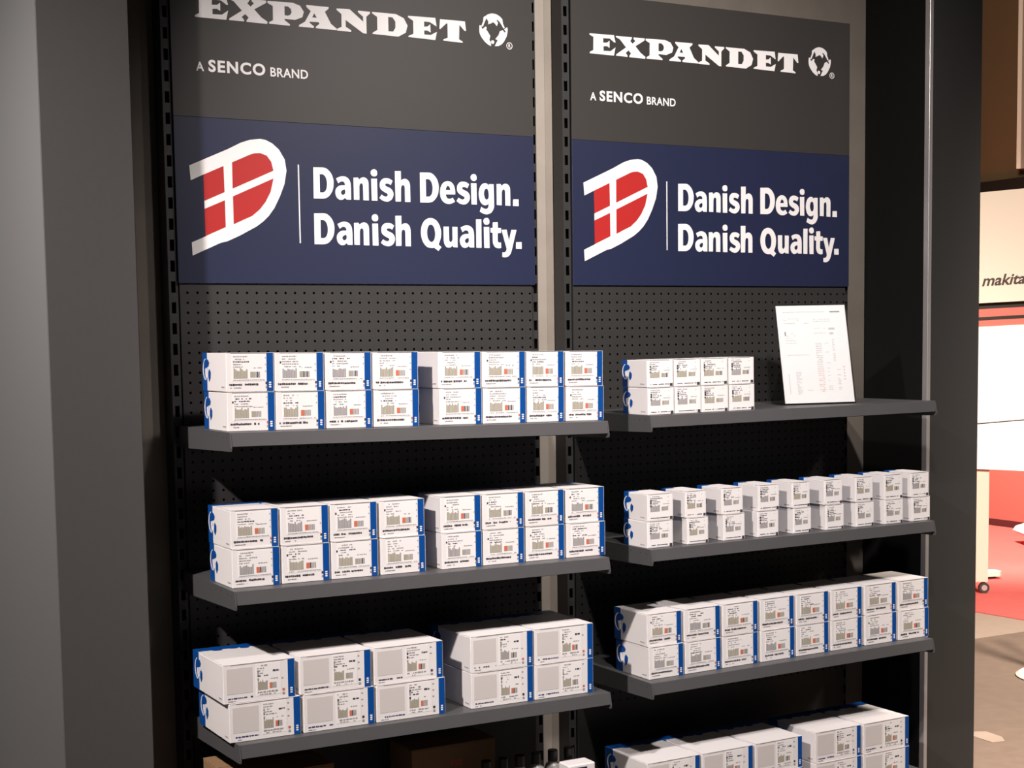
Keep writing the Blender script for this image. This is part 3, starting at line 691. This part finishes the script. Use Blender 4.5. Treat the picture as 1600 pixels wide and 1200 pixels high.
carton_row('R3', gap(ROW_R3), -0.345, 0.124, 0.0862, 0.156, 'mid', 0.0145, 0,
           std('white carton with blue stripe', 'third shelf of right bay'), 'striped cartons on the third right shelf',
           dx=[-0.003, -0.001, 0.0, 0.0, 0.0, 0.001, -0.001, -0.001])
carton_row('R4', gap(ROW_R4), -0.370, 0.176, 0.0875, 0.205, 'wide', 0.014, 1,
           std('wide white carton with blue stripe', 'lowest shelf of right bay'), 'wide cartons on the lowest right shelf', band=1.0)

# ------------------------------------------------------------------ price list in a clear stand
st = empty('price_list_stand', on_shelf('R1', 1.6690, -0.2533, 0.0012), (0, -math.atan(0.0068 / W), math.radians(-17)))
tag(st, 'white price list in a clear leaning stand on the top right shelf', 'sign holder')
TB = math.radians(14)
sT, cT = math.sin(TB), math.cos(TB)
def lean(x, s, off):
    """x across, s up along the leaning sheet, off behind the sheet's front"""
    return (x, s * sT + off * cT, s * cT - off * sT)
def lean_box(b, x0, x1, s0, s1, o0, o1, mi=0):
    p = [lean(x, s, o) for x, s, o in ((x0, s0, o0), (x1, s0, o0), (x1, s0, o1), (x0, s0, o1), (x0, s1, o0), (x1, s1, o0), (x1, s1, o1), (x0, s1, o1))]
    i = len(b.v)
    b.v += p
    for f in [(0, 3, 2, 1), (4, 5, 6, 7), (0, 1, 5, 4), (1, 2, 6, 5), (2, 3, 7, 6), (3, 0, 4, 7)]:
        b.f.append(tuple(i + k for k in f)); b.m.append(mi)
b = MB(); lean_box(b, 0.003, 0.213, 0.0045, 0.288, 0.0024, 0.0028); pap = b.build('paper', 'paper', st)
b = MB()
lean_box(b, 0.0, 0.216, 0.0, 0.290, 0.0, 0.0018)
lean_box(b, 0.0, 0.216, 0.002, 0.290, 0.0034, 0.0052)
b.build('clear_sheet', 'acrylic', st)
b = MB(); b.box(0.0, 0.216, 0.006, 0.105, 0.0, 0.0025)
b.prism([(0.103, 0.0026), (0.105, 0.0026), (0.0335, 0.105), (0.0315, 0.105)], 0, 0.0, 0.216)
b.build('clear_foot', 'acrylic', st)
rnd = random.Random(5)
b = MB()
def pl(x0, x1, s, t, mi):
    lean_box(b, x0, x1, s, s + t, 0.00225, 0.0024, mi)
def words(x0, x1, s, t, mi, gapf=0.2):
    x = x0
    while x < x1:
        L = rnd.uniform(0.004, 0.012)
        if rnd.random() > gapf:
            pl(x, min(x + L, x1), s, t, mi)
        x += L + 0.002
words(0.022, 0.150, 0.268, 0.0018, 0, 0.1)
pl(0.165, 0.195, 0.2665, 0.0042, 1)
for s in (0.249, 0.245): words(0.022, 0.07, s, 0.0014, 0, 0.4)
words(0.022, 0.098, 0.235, 0.0020, 0)
for s in (0.246, 0.240): words(0.112, 0.165, s, 0.0016, 0)
for k in range(5): words(0.024, 0.055, 0.206 - 0.007 * k, 0.0014, 0, 0.3)
pl(0.022, 0.026, 0.2, 0.012, 1)
words(0.112, 0.150, 0.220, 0.0014, 0); pl(0.156, 0.175, 0.216, 0.006, 0)
words(0.112, 0.150, 0.206, 0.0014, 0); pl(0.158, 0.170, 0.202, 0.006, 0)
words(0.024, 0.092, 0.143, 0.0016, 2)
for k in range(27):
    words(0.112, 0.130, 0.176 - 0.0052 * k, 0.0018, 2 if k > 14 else 0, 0.15)
    if rnd.random() < 0.5: words(0.140, 0.152, 0.176 - 0.0052 * k, 0.0014, 0, 0.3)
    if k < 14: words(0.163, 0.170, 0.186 - 0.0052 * k, 0.0018, 0, 0.2)
    else: words(0.170, 0.180, 0.176 - 0.0052 * k, 0.0018, 0, 0.2)
for k in range(5): pl(0.189, 0.193, 0.105 - 0.009 * k, 0.004, 2)
for k in range(16): words(0.045, 0.060, 0.092 - 0.0042 * k, 0.0018, 0, 0.2)
pl(0.022, 0.0235, 0.03, 0.06, 0)
words(0.076, 0.090, 0.040, 0.002, 0); words(0.118, 0.134, 0.036, 0.002, 0)
b.build('printing', ['print_pale', 'ink_grey', 'print_pink'], pap)

# ------------------------------------------------------------------ things on the lowest left shelf
ZL4 = -0.938 + ZO + 0.0004
def brown_box(name_label, x0, x1, y0, y1, ztop, mark):
    t = empty('cardboard_box', ((x0 + x1) / 2, y0, ZL4))
    tag(t, name_label, 'box', 'brown boxes on the lowest left shelf')
    w, d, h = x1 - x0, y1 - y0, ztop + ZO - ZL4
    b = MB(); b.box(-w / 2, w / 2, 0, d, 0, h - 0.003, 0, 0.0015); b.build('body', 'kraft', t)
    f = MB()
    f.box(-w / 2, w / 2, 0, d * 0.495, h - 0.003, h - 0.0005); f.box(-w / 2, w / 2, d * 0.505, d, h - 0.003, h)
    f.build('top_flap', 'kraft', t)
    if mark:
        q = MB()
        for k in range(3):
            q.box(-0.01 + k * 0.012, -0.002 + k * 0.012, -0.0005, 0, h * 0.72, h * 0.80)
        q.build('red_print', 'ink_red', t)
    return t
brown_box('brown cardboard box at the left end of the lowest left shelf, top in light', 0.008, 0.262, -0.30, -0.09, -0.687, False)
brown_box('brown cardboard box in shadow behind the row of capped bottles', 0.536, 0.779, -0.155, -0.02, -0.731, True)
BL = ['first', 'second', 'third', 'fourth', 'fifth', 'sixth']
def make_bottle():
    t = empty('bottle', (0, 0, 0))
    H = -0.755 + ZO - ZL4
    b = MB(); b.lathe(0, 0, [(0.021, 0), (0.0228, 0.003), (0.0228, H - 0.052), (0.0215, H - 0.046)], 24); b.build('body', 'navy', t)
    s = MB(); s.lathe(0, 0, [(0.0215, H - 0.046), (0.0185, H - 0.038), (0.0125, H - 0.032), (0.0115, H - 0.029)], 24); s.build('shoulder', 'grey_metal', t)
    c = MB(); c.lathe(0, 0, [(0.0115, H - 0.0295), (0.0132, H - 0.029), (0.0132, H - 0.002), (0.0120, H)], 20); c.build('cap', 'black', t)
    return t
b0 = make_bottle()
for i in range(6):
    o = b0 if i == 0 else copy_tree(b0)
    o.location = (0.694 + 0.0493 * i, -0.262, ZL4)
    tag(o, 'dark bottle with black cap, %s from left, lowest shelf of left bay' % BL[i], 'bottle', 'capped bottles on the lowest left shelf')
t = empty('label_box', (0.930, -0.345, ZL4))
tag(t, 'white box with a navy front beside the bottles, lowest left shelf', 'box')
h = -0.779 + ZO - ZL4
b = MB(); b.box(-0.040, 0.040, 0, 0.052, 0, h, 0, 0.003); b.build('body', 'card_white', t)
b = MB(); b.box(-0.0402, 0.014, -0.0008, 0.0, 0.01, h - 0.008); b.build('navy_label', 'navy', t)

# ------------------------------------------------------------------ the neighbouring booth
YAW = math.radians(28.748)
def bg(s, d, z=0.0):
    return (-1.0883 + s * math.cos(YAW) + d * math.sin(YAW), -3.5873 - s * math.sin(YAW) + d * math.cos(YAW), z)

m = MB(); m.box(9.0, 9.15, -1, 12, 0, 5.6)
tag(m.build('wall_far', 'brown'), kind='structure')
m = MB(); m.box(8.95, 9.0, -1, 12, 2.72, 2.90)
tag(m.build('trim_3', 'dark_brown'), kind='structure')
m = MB(); m.box(8.65, 8.95, 2.6, 5.27, 2.93, 5.6)
tag(m.build('trim_4', 'taupe'), kind='structure')
m = MB(); m.box(8.63, 8.65, 5.245, 5.27, 2.93, 5.6)
tag(m.build('trim_5', 'cream'), kind='structure')

pw = empty('partition', (8.58, 5.4, 0))
tag(pw, 'low red partition behind the white kiosk in the neighbouring booth', 'partition')
m = MB(); m.box(0, 0.06, -3.4, 3.6, 0.0, 1.25); m.build('panel', 'red_panel', pw)
m = MB(); m.box(-0.012, 0, -3.4, 3.6, 0.004, 0.06); m.build('skirting', 'dark_red', pw)

m = MB(); m.prism([(5.463, 2.635), (5.650, 0.30), (8.56, 0.30), (8.56, 9.0), (4.95, 9.0)], 2, 0.0003, 0.006)
tag(m.build('carpet', 'carpet_red'), 'bright red carpet of the neighbouring booth beyond the right pillar', 'carpet')
m = MB(); m.prism([(4.2, 2.089), (5.500, 2.089), (5.445, 2.70), (4.2, 2.70)], 2, 0.0003, 0.003)
tag(m.build('floor_mat', 'floor_light'), 'pale strip of carpet along the near edge of the red carpet', 'mat')
m = MB(); q = [bg(*p)[:2] for p in ((1.86, 5.98), (1.958, 5.986), (1.995, 5.90), (1.985, 5.835), (1.93, 5.82), (1.90, 5.88))]
m.prism(q, 2, 0.0004, 0.0014)
tag(m.build('paper_scrap', 'floor_light'), 'pale flat scrap lying on the carpet near the right pillar', 'paper')

k = empty('display_kiosk', bg(2.93, 9.20, 0.0036), (0, 0, -YAW))
tag(k, 'tall white display kiosk on castors standing on the red carpet', 'display stand')
Wk = 1.3
def kp(name, mt, z00, z01, z10, z11, y0, y1, x0=-0.07, x1=Wk, parent=None):
    """upright slab: bottom and top heights at the left and right edge"""
    b = MB(); b.prism([(x0, z00), (x1, z10), (x1, z11), (x0, z01)], 1, y0, y1)
    return b.build(name, mt, parent or k)
hd = kp('header_board', 'cream', 1.776, 2.432, 1.83, 2.54, -0.06, 0.0)
kp('red_band', 'red_panel', 1.634, 1.740, 1.69, 1.795, -0.02, 0.01)
kp('dark_line', 'dark_brown', 1.740, 1.776, 1.795, 1.83, -0.015, 0.01)
kp('dark_line', 'dark_brown', 1.672, 1.692, 1.728, 1.748, -0.0215, -0.0205)
kp('upper_panel', 'white_panel', 1.050, 1.634, 1.146, 1.69, -0.03, 0.01)
kp('lower_panel', 'white_panel', 0.780, 1.042, 0.70, 1.138, -0.03, 0.01)
kp('back_board', 'brown', 0.80, 2.40, 0.80, 2.40, 0.012, 0.03)
kp('leg', 'leg_tint', 0.076, 0.779, 0.076, 0.779, 0.0, 0.50, -0.06, 0.082)
kp('leg', 'leg_tint', 0.076, 0.695, 0.076, 0.695, 0.0, 0.50, Wk - 0.082, Wk)
for x in (0.065, Wk - 0.045):
    b = MB()
    b.prism(circle(x, 0.036, 0.033, 20), 1, 0.014, 0.036)
    w_ = b.build('castor_wheel', 'rubber', k)
    b = MB(); b.prism(circle(x, 0.036, 0.018, 14), 1, 0.0115, 0.0385); b.build('hub', 'alu', w_)
    b = MB(); b.box(x - 0.012, x + 0.012, 0.0395, 0.043, 0.03, 0.0755); b.build('castor_fork', 'rubber', k)
b = MB(); b.prism([(0.082, 0.50), (0.34, 0.55), (0.36, 0.58), (0.34, 0.66), (0.082, 0.66)], 2, 0.02, 0.05); b.build('foot_plate', 'cream', k)
b = MB(); b.prism([(0.09, 0.52), (0.32, 0.57), (0.32, 0.64), (0.09, 0.64)], 2, 0.0062, 0.02); b.build('foot_pad', 'rubber', k)
lt = curve_mesh(text_curve('makita', 0.018, 0.002, 0.25), 'lettering', hd, 'makt', -0.0625, (0.004, 0.262, 1.880, 1.946))
for v in lt.data.vertices:
    v.co.z += (v.co.x - 0.02) * 0.05

t = empty('low_seat', bg(4.15, 11.2), (0, 0, -YAW))
tag(t, 'white low seat shell with dark leg on the red carpet, cut by the frame', 'seat')
b = MB(); b.prism([(-0.20, 0.10), (-0.17, 0.075), (-0.10, 0.07), (0.34, 0.085), (0.34, 0.37), (0.10, 0.34), (-0.02, 0.25), (-0.10, 0.155), (-0.18, 0.130)], 1, 0.0, 0.30); b.build('shell', 'white_panel', t)
b = MB(); b.prism([(-0.14, 0.074), (-0.05, 0.074), (-0.01, 0.0065), (-0.075, 0.0065)], 1, 0.05, 0.12); b.build('leg', 'rubber', t)
b = MB(); b.prism([(0.22, 0.082), (0.30, 0.083), (0.28, 0.0065), (0.22, 0.0065)], 1, 0.2, 0.26); b.build('leg', 'rubber', t)

p = bg(2.63, 6.93)
t = empty('pole_stand', (p[0], p[1], 0))
tag(t, 'round pale foot of a stand on the carpet at the right edge of the picture', 'stand')
b = MB(); b.lathe(0, 0, [(0.21, 0.0005), (0.215, 0.006), (0.20, 0.016), (0.05, 0.024)], 40); b.build('base_disc', 'cream', t)
b = MB(); b.lathe(0, 0, [(0.03, 0.0245), (0.03, 1.05)], 20); b.build('column', 'alu', t)
